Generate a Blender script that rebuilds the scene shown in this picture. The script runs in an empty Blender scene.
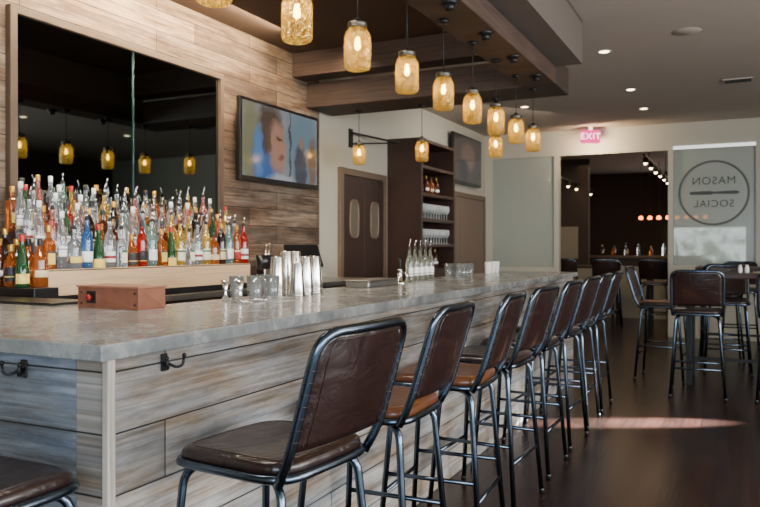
import bpy, bmesh, math, random
from mathutils import Vector, Matrix
random.seed(23)
COL = bpy.context.scene.collection
pi = math.pi

# ------------------------------------------------------------------ materials
def _nt(name):
    m = bpy.data.materials.new(name); m.use_nodes = True
    nt = m.node_tree
    return m, nt, nt.nodes['Principled BSDF'], nt.nodes['Material Output']

def lin(c):
    return tuple(((x/255.0)/12.92 if x/255.0 <= .04045 else ((x/255.0+.055)/1.055)**2.4) for x in c)+(1,)

def mat(name, col, rough=.5, metal=0, var=.12, scale=20, bump=0, trans=0, coat=0, emit=0, ecol=None, spec=.5, stretch=None):
    m, nt, b, o = _nt(name)
    c = lin(col)
    N = nt.nodes; L = nt.links
    tc = N.new('ShaderNodeTexCoord'); no = N.new('ShaderNodeTexNoise')
    no.inputs['Scale'].default_value = scale; no.inputs['Detail'].default_value = 4
    if stretch:
        mp = N.new('ShaderNodeMapping'); mp.inputs['Scale'].default_value = stretch
        L.new(tc.outputs['Object'], mp.inputs[0]); L.new(mp.outputs[0], no.inputs['Vector']); no.inputs['Distortion'].default_value = 1.2
    else: L.new(tc.outputs['Object'], no.inputs['Vector'])
    mx = N.new('ShaderNodeMix'); mx.data_type = 'RGBA'
    mx.inputs[6].default_value = tuple(max(0, x*(1-var)) for x in c[:3])+(1,)
    mx.inputs[7].default_value = tuple(min(1, x*(1+var)) for x in c[:3])+(1,)
    L.new(no.outputs['Fac'], mx.inputs[0]); L.new(mx.outputs[2], b.inputs['Base Color'])
    b.inputs['Roughness'].default_value = rough; b.inputs['Metallic'].default_value = metal
    b.inputs['Transmission Weight'].default_value = trans
    b.inputs['Coat Weight'].default_value = coat
    b.inputs['Specular IOR Level'].default_value = spec
    if emit:
        b.inputs['Emission Color'].default_value = lin(ecol or col); b.inputs['Emission Strength'].default_value = emit
    if bump:
        bp = N.new('ShaderNodeBump'); bp.inputs['Strength'].default_value = bump; bp.inputs['Distance'].default_value = .01
        L.new(no.outputs['Fac'], bp.inputs['Height']); L.new(bp.outputs['Normal'], b.inputs['Normal'])
    return m

def label_mat(name, base, band, k=0):
    m, nt, b, o = _nt(name); N = nt.nodes; L = nt.links
    tc = N.new('ShaderNodeTexCoord'); s = N.new('ShaderNodeSeparateXYZ'); L.new(tc.outputs['Object'], s.inputs[0])
    r = N.new('ShaderNodeValToRGB'); e = r.color_ramp; e.interpolation = 'CONSTANT'
    mr = N.new('ShaderNodeMapRange'); mr.inputs[1].default_value = .04; mr.inputs[2].default_value = .14; L.new(s.outputs[2], mr.inputs[0])
    e.elements[0].position = 0; e.elements[0].color = lin(base)
    lay = [((.3, band), (.46, base)), ((.62, band), (.74, base)), ((.1, band), (.16, base), (.8, band), (.86, base))][k % 3]
    e.elements[1].position = lay[0][0]; e.elements[1].color = lin(lay[0][1])
    for p, c in lay[1:]:
        x = e.elements.new(p); x.color = lin(c)
    L.new(mr.outputs[0], r.inputs[0]); L.new(r.outputs[0], b.inputs['Base Color']); b.inputs['Roughness'].default_value = .55
    return m

def plank_mat(name, u, v, c1, c2, w, h, rough=.6, seam=(25, 20, 16), grain=.5, off=.37, coat=0, blotch=None, gap=.003, bl2=None, fine=60):
    m, nt, b, o = _nt(name); N = nt.nodes; L = nt.links
    g = N.new('ShaderNodeNewGeometry'); s = N.new('ShaderNodeSeparateXYZ'); L.new(g.outputs['Position'], s.inputs[0])
    cb = N.new('ShaderNodeCombineXYZ'); L.new(s.outputs[u], cb.inputs[0]); L.new(s.outputs[v], cb.inputs[1])
    br = N.new('ShaderNodeTexBrick'); br.offset = off; br.inputs['Scale'].default_value = 1
    br.inputs['Brick Width'].default_value = w; br.inputs['Row Height'].default_value = h
    br.inputs['Mortar Size'].default_value = gap; br.inputs['Mortar Smooth'].default_value = .1
    br.inputs['Color1'].default_value = lin(c1); br.inputs['Color2'].default_value = lin(c2); br.inputs['Mortar'].default_value = lin(seam)
    L.new(cb.outputs[0], br.inputs['Vector'])
    mp = N.new('ShaderNodeMapping'); mp.inputs['Scale'].default_value = (2.2, fine, 1); L.new(cb.outputs[0], mp.inputs[0])
    no = N.new('ShaderNodeTexNoise'); no.inputs['Scale'].default_value = 1.0; no.inputs['Detail'].default_value = 9; no.inputs['Roughness'].default_value = .62; no.inputs['Distortion'].default_value = .5
    L.new(mp.outputs[0], no.inputs['Vector'])
    rp = N.new('ShaderNodeValToRGB'); rp.color_ramp.elements[0].position = .34; rp.color_ramp.elements[1].position = .6
    k = 1-grain
    rp.color_ramp.elements[0].color = (k, k, k, 1); rp.color_ramp.elements[1].color = (1.0, 1.0, 1.0, 1)
    L.new(no.outputs['Fac'], rp.inputs[0])
    mx = N.new('ShaderNodeMix'); mx.data_type = 'RGBA'; mx.blend_type = 'MULTIPLY'; mx.inputs[0].default_value = 1
    L.new(br.outputs['Color'], mx.inputs[6]); L.new(rp.outputs[0], mx.inputs[7])
    last = mx.outputs[2]
    for bi, bc in enumerate((blotch, bl2)):
        if not bc: continue
        mp2 = N.new('ShaderNodeMapping'); mp2.inputs['Scale'].default_value = (1, 5.2, 1); mp2.inputs['Location'].default_value = (bi*7.3, bi*3.1, 0); L.new(cb.outputs[0], mp2.inputs[0])
        n2 = N.new('ShaderNodeTexNoise'); n2.inputs['Scale'].default_value = 1.5; n2.inputs['Detail'].default_value = 9; n2.inputs['Roughness'].default_value = .7
        L.new(mp2.outputs[0], n2.inputs['Vector'])
        r2 = N.new('ShaderNodeValToRGB'); r2.color_ramp.elements[0].position = .42; r2.color_ramp.elements[1].position = .62
        L.new(n2.outputs['Fac'], r2.inputs[0])
        m2 = N.new('ShaderNodeMix'); m2.data_type = 'RGBA'; m2.blend_type = 'MULTIPLY'
        m2.inputs[7].default_value = lin(bc); L.new(r2.outputs[0], m2.inputs[0]); L.new(last, m2.inputs[6]); last = m2.outputs[2]
    L.new(last, b.inputs['Base Color'])
    b.inputs['Roughness'].default_value = rough; b.inputs['Coat Weight'].default_value = coat
    bp = N.new('ShaderNodeBump'); bp.inputs['Strength'].default_value = .4; bp.inputs['Distance'].default_value = .003
    mt = N.new('ShaderNodeMath'); mt.operation = 'SUBTRACT'; L.new(no.outputs['Fac'], mt.inputs[0]); L.new(br.outputs['Fac'], mt.inputs[1])
    L.new(mt.outputs[0], bp.inputs['Height']); L.new(bp.outputs['Normal'], b.inputs['Normal'])
    return m

def emis(name, col, st):
    m, nt, b, o = _nt(name)
    nt.nodes.remove(b); e = nt.nodes.new('ShaderNodeEmission')
    e.inputs[0].default_value = lin(col); e.inputs[1].default_value = st
    nt.links.new(e.outputs[0], o.inputs[0]); return m

M = {}
M['wall'] = mat('painted_wall', (180, 174, 158), .75, var=.04, scale=3)
M['ceil'] = mat('ceiling_paint', (170, 157, 144), .8, var=.04, scale=2)
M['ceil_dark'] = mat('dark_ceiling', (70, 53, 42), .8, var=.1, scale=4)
M['floor'] = plank_mat('floor_planks', 1, 0, (52, 31, 24), (32, 19, 15), 1.4, .13, rough=.26, seam=(7, 5, 4), grain=.5, gap=.002, fine=40)
M['clad'] = plank_mat('reclaimed_cladding', 1, 2, (156, 138, 118), (96, 82, 70), 1.1, .15, rough=.8, grain=.6, gap=.003, seam=(26, 20, 17), blotch=(160, 146, 134), bl2=(225, 205, 180))
M['barwood_front'] = plank_mat('weathered_sunlit_front_planks', 1, 2, (198, 194, 188), (158, 156, 152), 2.6, .165, rough=.5, grain=.5, blotch=(214, 186, 156), bl2=(186, 194, 204), seam=(40, 37, 34), gap=.0026, fine=75)  # weathered planks; the tan blotch also puts warm sunlight into the colour
M['barwood_end'] = plank_mat('weathered_daylit_end_planks', 0, 2, (186, 194, 202), (142, 152, 164), 2.8, .165, rough=.5, grain=.5, blotch=(206, 194, 178), bl2=(180, 192, 208), off=.9, seam=(40, 40, 42), gap=.0026, fine=75)  # weathered planks, with the blue tint of daylight mixed into the colours
M['trimwood'] = plank_mat('corner_post_wood', 2, 1, (190, 178, 162), (174, 162, 146), 4, .4, rough=.6, grain=.45)
M['beam'] = plank_mat('dark_beam_x', 0, 2, (86, 64, 50), (62, 47, 38), 5, .6, rough=.65, grain=.6)
M['beamy'] = plank_mat('dark_beam_y', 1, 2, (82, 62, 50), (58, 45, 38), 5, .6, rough=.65, grain=.6)
M['ledge'] = plank_mat('light_ledge_wood', 1, 2, (224, 190, 148), (214, 178, 138), 3, .4, rough=.5, grain=.2)
M['darkwood'] = mat('dark_walnut', (50, 30, 22), .45, var=.25, scale=8)
M['doorwood'] = mat('door_wood', (54, 37, 30), .5, var=.2, scale=6)
M['steel_dark'] = mat('gunmetal_tube', (90, 103, 118), .24, 1, var=.35, scale=30)
M['leather'] = mat('brown_leather', (36, 21, 18), .3, 0, var=.55, scale=9, bump=.5, coat=.25, stretch=(2.2, 1, 1.6))
M['leather2'] = mat('tan_highlight_leather', (94, 54, 29), .32, 0, var=.4, scale=9, bump=.4, coat=.2, stretch=(2, 1, 1))  # dark brown seat leather with its tan highlight put into the colour
M['rivet'] = mat('rivet_brass', (70, 62, 56), .4, 1)
M['black'] = mat('black_metal', (20, 19, 19), .45, .3, var=.2)
M['grey_ink'] = mat('grey_vinyl', (100, 102, 97), .5)
M['dark_ink'] = mat('dark_vinyl', (64, 66, 63), .5)
M['blackp'] = mat('black_plastic', (16, 16, 18), .3, 0, var=.1)
M['steel'] = mat('polished_steel', (236, 232, 224), .15, 1, var=.08)
M['steelb'] = mat('brushed_steel', (170, 168, 164), .35, 1, var=.1)
M['lidm'] = mat('aged_zinc_lid', (96, 90, 80), .4, 1, var=.2)
M['copper'] = mat('aged_copper', (142, 90, 68), .42, .35, var=.35, scale=22, bump=.1)
M['red'] = mat('red_enamel', (150, 30, 24), .3)
M['white'] = mat('white_plastic', (225, 225, 220), .5, var=.03)
M['frame'] = mat('mirror_frame_wood', (70, 56, 43), .6, var=.3, scale=12)
M['rope'] = mat('cord_black', (14, 12, 11), .6)
M['paper'] = mat('paper_label', (232, 226, 210), .7, var=.1, scale=80)

def slab_mat():
    m, nt, b, o = _nt('polished_concrete_top'); N = nt.nodes; L = nt.links
    g = N.new('ShaderNodeNewGeometry')
    n1 = N.new('ShaderNodeTexNoise'); n1.inputs['Scale'].default_value = 6; n1.inputs['Detail'].default_value = 12; n1.inputs['Roughness'].default_value = .72; n1.inputs['Distortion'].default_value = .25
    L.new(g.outputs['Position'], n1.inputs['Vector'])
    r = N.new('ShaderNodeValToRGB'); r.color_ramp.elements[0].position = .33; r.color_ramp.elements[1].position = .67
    r.color_ramp.elements[0].color = lin((102, 104, 104)); r.color_ramp.elements[1].color = lin((156, 156, 152))
    L.new(n1.outputs['Fac'], r.inputs[0]); L.new(r.outputs[0], b.inputs['Base Color'])
    r2 = N.new('ShaderNodeMapRange'); r2.inputs[1].default_value = .3; r2.inputs[2].default_value = .7; r2.inputs[3].default_value = .14; r2.inputs[4].default_value = .36
    L.new(n1.outputs['Fac'], r2.inputs[0]); L.new(r2.outputs[0], b.inputs['Roughness'])
    b.inputs['Coat Weight'].default_value = .3; b.inputs['Coat Roughness'].default_value = .12
    bp = N.new('ShaderNodeBump'); bp.inputs['Strength'].default_value = .15; bp.inputs['Distance'].default_value = .003
    n2 = N.new('ShaderNodeTexNoise'); n2.inputs['Scale'].default_value = 50; L.new(g.outputs['Position'], n2.inputs['Vector'])
    L.new(n2.outputs['Fac'], bp.inputs['Height']); L.new(bp.outputs['Normal'], b.inputs['Normal'])
    return m
M['slab'] = slab_mat()

def mirror_mat():
    m, nt, b, o = _nt('smoked_mirror')
    b.inputs['Base Color'].default_value = (.19, .22, .21, 1); b.inputs['Metallic'].default_value = 1; b.inputs['Roughness'].default_value = .025
    return m
M['mirror'] = mirror_mat()

def jar_mat():
    m, nt, b, o = _nt('amber_jar_glass'); N = nt.nodes; L = nt.links
    N.remove(b)
    tc = N.new('ShaderNodeTexCoord'); vo = N.new('ShaderNodeTexVoronoi'); vo.inputs['Scale'].default_value = 80
    vo.feature = 'DISTANCE_TO_EDGE'
    L.new(tc.outputs['Object'], vo.inputs['Vector'])
    bp = N.new('ShaderNodeBump'); bp.inputs['Strength'].default_value = 1; bp.inputs['Distance'].default_value = .008
    L.new(vo.outputs['Distance'], bp.inputs['Height'])
    tr = N.new('ShaderNodeBsdfTransparent'); tr.inputs[0].default_value = (.98, .86, .48, 1)
    tl = N.new('ShaderNodeBsdfTranslucent'); tl.inputs[0].default_value = (1, .78, .24, 1); L.new(bp.outputs[0], tl.inputs['Normal'])
    gl = N.new('ShaderNodeBsdfGlossy'); gl.inputs['Roughness'].default_value = .05; gl.inputs[0].default_value = (1, .88, .55, 1); L.new(bp.outputs[0], gl.inputs['Normal'])
    a = N.new('ShaderNodeMixShader'); rp = N.new('ShaderNodeMapRange'); rp.inputs[1].default_value = 0; rp.inputs[2].default_value = .09
    rp.inputs[3].default_value = .9; rp.inputs[4].default_value = .10
    L.new(vo.outputs['Distance'], rp.inputs[0]); L.new(rp.outputs[0], a.inputs[0])
    L.new(tr.outputs[0], a.inputs[1]); L.new(tl.outputs[0], a.inputs[2])
    c = N.new('ShaderNodeMixShader'); lw = N.new('ShaderNodeLayerWeight'); lw.inputs[0].default_value = .3
    rr = N.new('ShaderNodeMapRange'); rr.inputs[3].default_value = .07; rr.inputs[4].default_value = .45; L.new(lw.outputs['Facing'], rr.inputs[0]); L.new(rr.outputs[0], c.inputs[0])
    L.new(a.outputs[0], c.inputs[1]); L.new(gl.outputs[0], c.inputs[2]); L.new(c.outputs[0], o.inputs[0])
    return m
M['jar'] = jar_mat()
M['bulb'] = emis('warm_bulb', (255, 196, 88), 46)
M['down'] = emis('downlight_glow', (255, 226, 180), 14)

def frosted():
    m, nt, b, o = _nt('frosted_glass'); N = nt.nodes; L = nt.links
    b.inputs['Base Color'].default_value = lin((172, 176, 164)); b.inputs['Roughness'].default_value = .25
    tr = N.new('ShaderNodeBsdfTransparent'); tr.inputs[0].default_value = (.9, .95, .92, 1)
    mx = N.new('ShaderNodeMixShader'); mx.inputs[0].default_value = .74
    L.new(tr.outputs[0], mx.inputs[1]); L.new(b.outputs[0], mx.inputs[2]); L.new(mx.outputs[0], o.inputs[0])
    return m
M['frost'] = frosted()

def clearglass(name, col, trans=.55, rough=.05):
    m, nt, b, o = _nt(name)
    b.inputs['Base Color'].default_value = lin(col); b.inputs['Roughness'].default_value = rough
    b.inputs['Transmission Weight'].default_value = trans; b.inputs['IOR'].default_value = 1.3
    b.inputs['Specular IOR Level'].default_value = .8; b.inputs['Coat Weight'].default_value = .6; b.inputs['Coat Roughness'].default_value = .03
    return m

# ------------------------------------------------------------------ mesh builder
class MB:
    def __init__(s): s.bm = bmesh.new(); s.mats = []
    def mi(s, m):
        if m not in s.mats: s.mats.append(m)
        return s.mats.index(m)
    def faces(s, vs, fs, m, smooth=False):
        i = s.mi(m); bv = [s.bm.verts.new(v) for v in vs]
        for f in fs:
            try:
                fc = s.bm.faces.new([bv[k] for k in f]); fc.material_index = i; fc.smooth = smooth
            except ValueError: pass
    def box(s, x, y, z, m):
        vs = [(a, b, c) for a in x for b in y for c in z]
        s.faces(vs, [(0, 1, 3, 2), (4, 6, 7, 5), (0, 4, 5, 1), (2, 3, 7, 6), (0, 2, 6, 4), (1, 5, 7, 3)], m)
    def rev(s, prof, m, c=(0, 0, 0), n=20, a0=0, a1=2*pi, axis='z', sx=1, sy=1):
        full = abs(a1-a0-2*pi) < 1e-6; k = n if full else n+1
        vs = []
        for (r, z) in prof:
            for j in range(k):
                a = a0+(a1-a0)*j/n
                p = (r*math.cos(a)*sx, r*math.sin(a)*sy, z)
                if axis == 'y': p = (p[0], p[2], p[1])
                if axis == 'x': p = (p[2], p[0], p[1])
                vs.append((p[0]+c[0], p[1]+c[1], p[2]+c[2]))
        fs = []
        for i in range(len(prof)-1):
            for j in range(n):
                j2 = (j+1) % k
                fs.append((i*k+j, i*k+j2, (i+1)*k+j2, (i+1)*k+j))
        s.faces(vs, fs, m, True)
    def tube(s, pts, r, m, n=8, closed=False):
        P = [Vector(p) for p in pts]; K = len(P); rings = []
        up = None
        for i in range(K):
            if closed: t = (P[(i+1) % K]-P[i-1]).normalized()
            elif i == 0: t = (P[1]-P[0]).normalized()
            elif i == K-1: t = (P[-1]-P[-2]).normalized()
            else: t = (P[i+1]-P[i-1]).normalized()
            if up is None:
                up = t.orthogonal().normalized()
            up = (up-t*up.dot(t)).normalized(); w = t.cross(up)
            rings.append([P[i]+(up*math.cos(2*pi*j/n)+w*math.sin(2*pi*j/n))*r for j in range(n)])
        vs = [v for rg in rings for v in rg]; fs = []
        for i in range(K if closed else K-1):
            a = i*n; b2 = ((i+1) % K)*n
            for j in range(n): fs.append((a+j, a+(j+1) % n, b2+(j+1) % n, b2+j))
        if not closed:
            fs.append(tuple(range(n-1, -1, -1))); fs.append(tuple(range((K-1)*n, K*n)))
        s.faces(vs, fs, m, True)
    def ball(s, c, r, m, n=8, sz=1):
        k = max(4, n//2)
        s.rev([(max(1e-4, r*math.sin(pi*i/k)), -r*sz*math.cos(pi*i/k)) for i in range(k+1)], m, c, n)
    def obj(s, name, parent=None, loc=(0, 0, 0), rot=0, bevel=0, segs=2, **kw):
        bmesh.ops.remove_doubles(s.bm, verts=s.bm.verts, dist=1e-6)
        bmesh.ops.recalc_face_normals(s.bm, faces=s.bm.faces)
        me = bpy.data.meshes.new(name); s.bm.to_mesh(me); s.bm.free()
        for m in s.mats: me.materials.append(m)
        o = bpy.data.objects.new(name, me); COL.objects.link(o)
        o.location = loc; o.rotation_euler = (0, 0, rot)
        if parent: o.parent = parent
        if bevel:
            b = o.modifiers.new('bevel', 'BEVEL'); b.width = bevel; b.segments = segs; b.limit_method = 'ANGLE'
        for k, v in kw.items(): o[k] = v
        return o

def fillet(pts, r, n=5):
    P = [Vector(p) for p in pts]; out = [P[0]]
    for i in range(1, len(P)-1):
        a = (P[i-1]-P[i]); b = (P[i+1]-P[i]); rr = min(r, a.length*.49, b.length*.49)
        p0 = P[i]+a.normalized()*rr; p1 = P[i]+b.normalized()*rr
        for k in range(n+1):
            t = k/n; out.append(p0*(1-t)**2+P[i]*2*t*(1-t)+p1*t*t)
    out.append(P[-1]); return out

def thing(name, label, cat, loc=(0, 0, 0), rot=0, group=None):
    e = bpy.data.objects.new(name, None); e.empty_display_size = .1; COL.objects.link(e)
    e.location = loc; e.rotation_euler = (0, 0, rot); e['label'] = label; e['category'] = cat
    if group: e['group'] = group
    return e
def tag(o, label, cat, group=None):
    o['label'] = label; o['category'] = cat
    if group: o['group'] = group
    return o
def dup(root, loc, rot=0, label=None):
    def cp(o, par):
        n = o.copy(); COL.objects.link(n)
        if par is not None: n.parent = par
        for c in o.children: cp(c, n)
        return n
    n = cp(root, None); n.location = loc; n.rotation_euler = (0, 0, rot)
    if label: n['label'] = label
    return n
def sbox(name, x, y, z, m, bevel=0, **kw):
    b = MB(); b.box(x, y, z, m); return b.obj(name, bevel=bevel, **kw)
S = dict(kind='structure')

# ------------------------------------------------------------------ room shell
XL = -3.74; XR = 4.6; YB = -3.0; YF = 11.6; H = 3.13; YE = 19.0
sbox('floor', (XL-.2, XR+.2), (YB-.2, YE+.2), (-.1, 0), M['floor'], **S)
sbox('ceiling', (XL-.2, XR+.2), (YB-.2, YE+.2), (H, H+.1), M['ceil'], **S)
sbox('wall_left', (XL-.1, XL), (YB, YE), (0, H), M['wall'], **S)
sbox('wall_back', (XL, XR), (YB-.1, YB), (0, H), M['wall'], **S)
sbox('wall_far', (XL, XR), (YE, YE+.1), (0, H), mat('dark_room_wall', (62, 46, 37), .8), **S)
b = MB(); wx = (XR, XR+.12)
wm = M['wall']
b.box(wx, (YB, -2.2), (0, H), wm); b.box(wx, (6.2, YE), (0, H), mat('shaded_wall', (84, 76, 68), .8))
b.box(wx, (-2.2, 6.2), (0, .7), wm); b.box(wx, (-2.2, 6.2), (2.7, H), wm)
for y in (.4, 3.2): b.box(wx, (y, y+.3), (.7, 2.7), wm)
b.obj('wall_right', **S)
for i, (a, c) in enumerate([(-2.2, .4), (.7, 3.2), (3.5, 6.2)]):
    b = MB(); t = .05
    b.box((XR+.02, XR+.08), (a, a+t), (.7, 2.7), M['black']); b.box((XR+.02, XR+.08), (c-t, c), (.7, 2.7), M['black'])
    b.box((XR+.02, XR+.08), (a, c), (.7, .7+t), M['black']); b.box((XR+.02, XR+.08), (a, c), (2.65, 2.7), M['black'])
    b.box((XR+.02, XR+.08), ((a+c)/2-.02, (a+c)/2+.02), (.7, 2.7), M['black'])
    b.obj('window_%d' % (i+1), **S)
b = MB(); yy = (YF, YF+.12)
b.box((XL, XR), yy, (2.74, H), M['wall'])
b.box((XL, -3.62), yy, (0, 2.74), M['wall'])
b.box((-2.62, -2.54), yy, (0, 2.74), M['wall'])
b.box((-3.62, -2.62), yy, (0, 1.0), M['wall'])
b.box((-.95, -.88), yy, (0, 2.74), M['wall'])
b.box((-.88, .20), yy, (0, 1.05), M['wall'])
b.box((.20, XR), yy, (0, 2.74), M['wall'])
b.obj('wall_front', **S)
sbox('window_4', (-3.62, -2.62), (YF+.04, YF+.07), (1.0, 2.74), M['frost'], **S)
sbox('trim_4', (-.88, .20), (YF-.012, YF-.001), (2.745, 2.79), emis('white_strip', (240, 244, 240), 1.6), **S)
sbox('wall_cladding', (XL, -3.70), (1.0, 6.24), (0, H), M['clad'], **S)
sbox('baseboard_left', (XL, XL+.02), (6.25, 11.6), (0, .12), M['white'], **S)
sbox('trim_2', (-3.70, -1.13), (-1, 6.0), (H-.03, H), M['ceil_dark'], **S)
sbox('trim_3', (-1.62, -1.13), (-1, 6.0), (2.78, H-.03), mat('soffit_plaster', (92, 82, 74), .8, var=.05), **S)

# cross and long beams
b = MB(); b.box((-3.70, -1.34), (6.0, 6.5), (2.64, 2.87), M['beam'])
bo = b.obj('timber_beam', bevel=.006); tag(bo, 'dark rough-sawn timber cross beam above the end of the bar', 'beam')
b = MB(); b.box((-3.70, -1.63), (5.75, 5.97), (2.88, H-.031), M['beam'])
bo = b.obj('timber_beam', bevel=.006); tag(bo, 'upper dark timber beam against the ceiling over the bar', 'beam')
rb = thing('timber_beam', 'long dark timber beam with black iron bolts hung over the bar', 'beam', (0, 0, 2.64))
b = MB(); b.box((-1.62, -1.34), (-.8, 5.995), (0, .139), M['beamy']); b.obj('beam_timber', rb, bevel=.006)
b = MB(); b.rev([(0.001, -.045), (.022, -.045), (.026, -.03), (.03, -.014), (.048, -.012), (.048, 0)], M['black'], (0, 0, 0), 12)
b0 = b.obj('bolt', rb, loc=(-1.41, .6, 0))
for k in range(1, 9):
    n = b0.copy(); COL.objects.link(n); n.location = (-1.41, .6+k*.63, 0)
# ------------------------------------------------------------------ back bar mirror
mr = thing('wall_mirror', 'large dark smoked mirror in a wooden frame on the plank wall', 'mirror', (-3.70, 3.75, 0))
y0, y1, z0, z1 = -.95, .95, 1.05, 2.68
b = MB(); b.box((0.001, .02), (y0+.035, -.0), (z0+.035, z1-.035), M['mirror']); b.obj('mirror_pane', mr)
b = MB(); b.box((0.001, .02), (.005, y1-.035), (z0+.035, z1-.035), M['mirror']); b.obj('mirror_pane', mr)
b = MB(); b.box((.021, .026), (-.003, .006), (z0+.045, z1-.045), mat('glass_edge_teal', (44, 66, 62), .2)); b.obj('glass_seam', mr)
t = .045
b = MB(); b.box((.001, .045), (y0, y0+t), (z0, z1), M['frame']); b.box((.001, .045), (y1-t, y1), (z0, z1), M['frame'])
b.box((.001, .045), (y0+t, y1-t), (z1-t, z1), M['frame']); b.box((.001, .045), (y0+t, y1-t), (z0, z0+t), M['frame'])
b.obj('mirror_frame', mr, bevel=.005)

# ------------------------------------------------------------------ televisions
def screen_mat(name, base, layers, st, warp=.05):
    m, nt, bs, o = _nt(name); N = nt.nodes; L = nt.links
    tc = N.new('ShaderNodeTexCoord')
    nz = N.new('ShaderNodeTexNoise'); nz.inputs['Scale'].default_value = 12; nz.inputs['Detail'].default_value = 4; L.new(tc.outputs['Object'], nz.inputs['Vector'])
    vm = N.new('ShaderNodeVectorMath'); vm.operation = 'MULTIPLY_ADD'; vm.inputs[1].default_value = (warp,)*3; L.new(nz.outputs['Color'], vm.inputs[0]); L.new(tc.outputs['Object'], vm.inputs[2])
    s = N.new('ShaderNodeSeparateXYZ'); L.new(vm.outputs[0], s.inputs[0])
    def mth(op, a, b2=None):
        n = N.new('ShaderNodeMath'); n.operation = op
        for i, q in enumerate((a, b2)):
            if q is None: continue
            if isinstance(q, (int, float)): n.inputs[i].default_value = q
            else: L.new(q, n.inputs[i])
        return n.outputs[0]
    no = N.new('ShaderNodeTexNoise'); no.inputs['Scale'].default_value = 5; no.inputs['Detail'].default_value = 6; L.new(tc.outputs['Object'], no.inputs['Vector'])
    mx = N.new('ShaderNodeMix'); mx.data_type = 'RGBA'; mx.inputs[6].default_value = lin(base[0]); mx.inputs[7].default_value = lin(base[1])
    L.new(no.outputs['Fac'], mx.inputs[0]); last = mx.outputs[2]
    for (cy, cz, a, bb, col, sf) in layers:
        u = mth('POWER', mth('ABSOLUTE', mth('DIVIDE', mth('SUBTRACT', s.outputs[1], cy+warp/2), a)), 2.2)
        v = mth('POWER', mth('ABSOLUTE', mth('DIVIDE', mth('SUBTRACT', s.outputs[2], cz+warp/2), bb)), 2.2)
        d = mth('ADD', u, v)
        r = N.new('ShaderNodeMapRange'); r.inputs[1].default_value = 1-sf; r.inputs[2].default_value = 1+sf; r.inputs[3].default_value = 1; r.inputs[4].default_value = 0
        L.new(d, r.inputs[0])
        x = N.new('ShaderNodeMix'); x.data_type = 'RGBA'; L.new(r.outputs[0], x.inputs[0]); L.new(last, x.inputs[6]); x.inputs[7].default_value = lin(col); last = x.outputs[2]
    bs.inputs['Base Color'].default_value = (.01, .01, .01, 1); bs.inputs['Roughness'].default_value = .12
    bs.inputs['Emission Strength'].default_value = st; L.new(last, bs.inputs['Emission Color'])
    return m
def tv(loc, w, h, sm, label):
    r = thing('television', label, 'television', loc)
    b = MB(); b.box((.06, .10), (-w/2, w/2), (-h/2, h/2), M['blackp']); b.obj('bezel', r, bevel=.004)
    b = MB(); b.box((.100, .102), (-w/2+.028, w/2-.028), (-h/2+.042, h/2-.028), sm); b.obj('screen', r)
    b = MB(); b.box((0.001, .06), (-.15, .15), (-.15, .15), M['black']); b.obj('wall_bracket', r)
    return r
# close-up head in profile over a blue garment at one side, grey-blue studio at the other
sm1 = screen_mat('tv_picture', ((110, 124, 134), (150, 152, 148)), [
    (-.47, .0, .13, .42, (120, 122, 92), .6), (.33, .0, .27, .36, (104, 128, 142), .5), (.12, .0, .014, .36, (60, 66, 74), .5), (.30, -.16, .10, .2, (62, 64, 78), .5), (.31, .06, .04, .06, (146, 114, 96), .5), (.50, -.12, .08, .22, (118, 92, 74), .6),
    (-.24, -.16, .20, .26, (48, 96, 160), .5), (-.18, .12, .18, .22, (72, 56, 48), .5), (-.08, -.02, .13, .22, (166, 124, 102), .55), (-.05, .06, .05, .018, (74, 50, 42), .8), (-.02, -.10, .05, .02, (132, 76, 66), .8), (-.22, .02, .05, .09, (88, 66, 56), .7),
    (-.36, -.10, .06, .22, (80, 128, 182), .7), (-.02, -.30, .2, .05, (168, 172, 180), .7)], .8, .11)
tv((-3.70, 5.44, 2.2), 1.22, .68, sm1, 'wall television showing a broadcast with a person in blue')
sm2 = screen_mat('tv_picture_far', ((40, 40, 44), (84, 70, 66)), [(0, .05, .3, .2, (120, 90, 80), .5), (-.2, -.15, .2, .15, (30, 34, 50), .5)], .5)
tv((XL+.005, 10.45, 2.6), 1.25, .72, sm2, 'dark wall television above the wooden rear door')

# ------------------------------------------------------------------ bar base and top
br = thing('bar_counter', 'long bar base clad in weathered grey horizontal planks', 'bar counter')
b = MB(); b.box((-1.60, -1.485), (1.425, 7.42), (0, 1.026), M['barwood_front']); b.obj('front_panel', br)
b = MB(); b.box((-3.695, -1.602), (1.425, 1.54), (0, 1.026), M['barwood_end']); b.obj('end_panel', br)
b = MB(); b.box((-1.5, -1.478), (1.418, 1.445), (0, 1.026), M['trimwood']); b.obj('corner_post', br, bevel=.003)
b = MB(); b.box((-2.2, -1.602), (7.3, 7.42), (0, 1.026), M['barwood_end']); b.obj('far_panel', br)
b = MB(); b.box((-2.15, -1.602), (1.56, 7.29), (.42, .45), M['steelb']); b.obj('inner_shelf', br)
def slab(poly, z0, z1, m):
    b = MB(); n = len(poly)
    vs = [(x, y, z0) for x, y in poly]+[(x, y, z1) for x, y in poly]
    fs = [tuple(range(n-1, -1, -1)), tuple(range(n, 2*n))]+[(i, (i+1) % n, n+(i+1) % n, n+i) for i in range(n)]
    b.faces(vs, fs, m); return b
o = slab([(-1.456, 1.375), (-1.456, 7.5), (-2.25, 7.5), (-2.25, 2.45), (-3.695, 2.45), (-3.695, 1.375)], 1.027, 1.07, M['slab']).obj('worktop', bevel=.004)
tag(o, 'polished grey concrete bar top turning an L corner', 'countertop')

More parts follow.
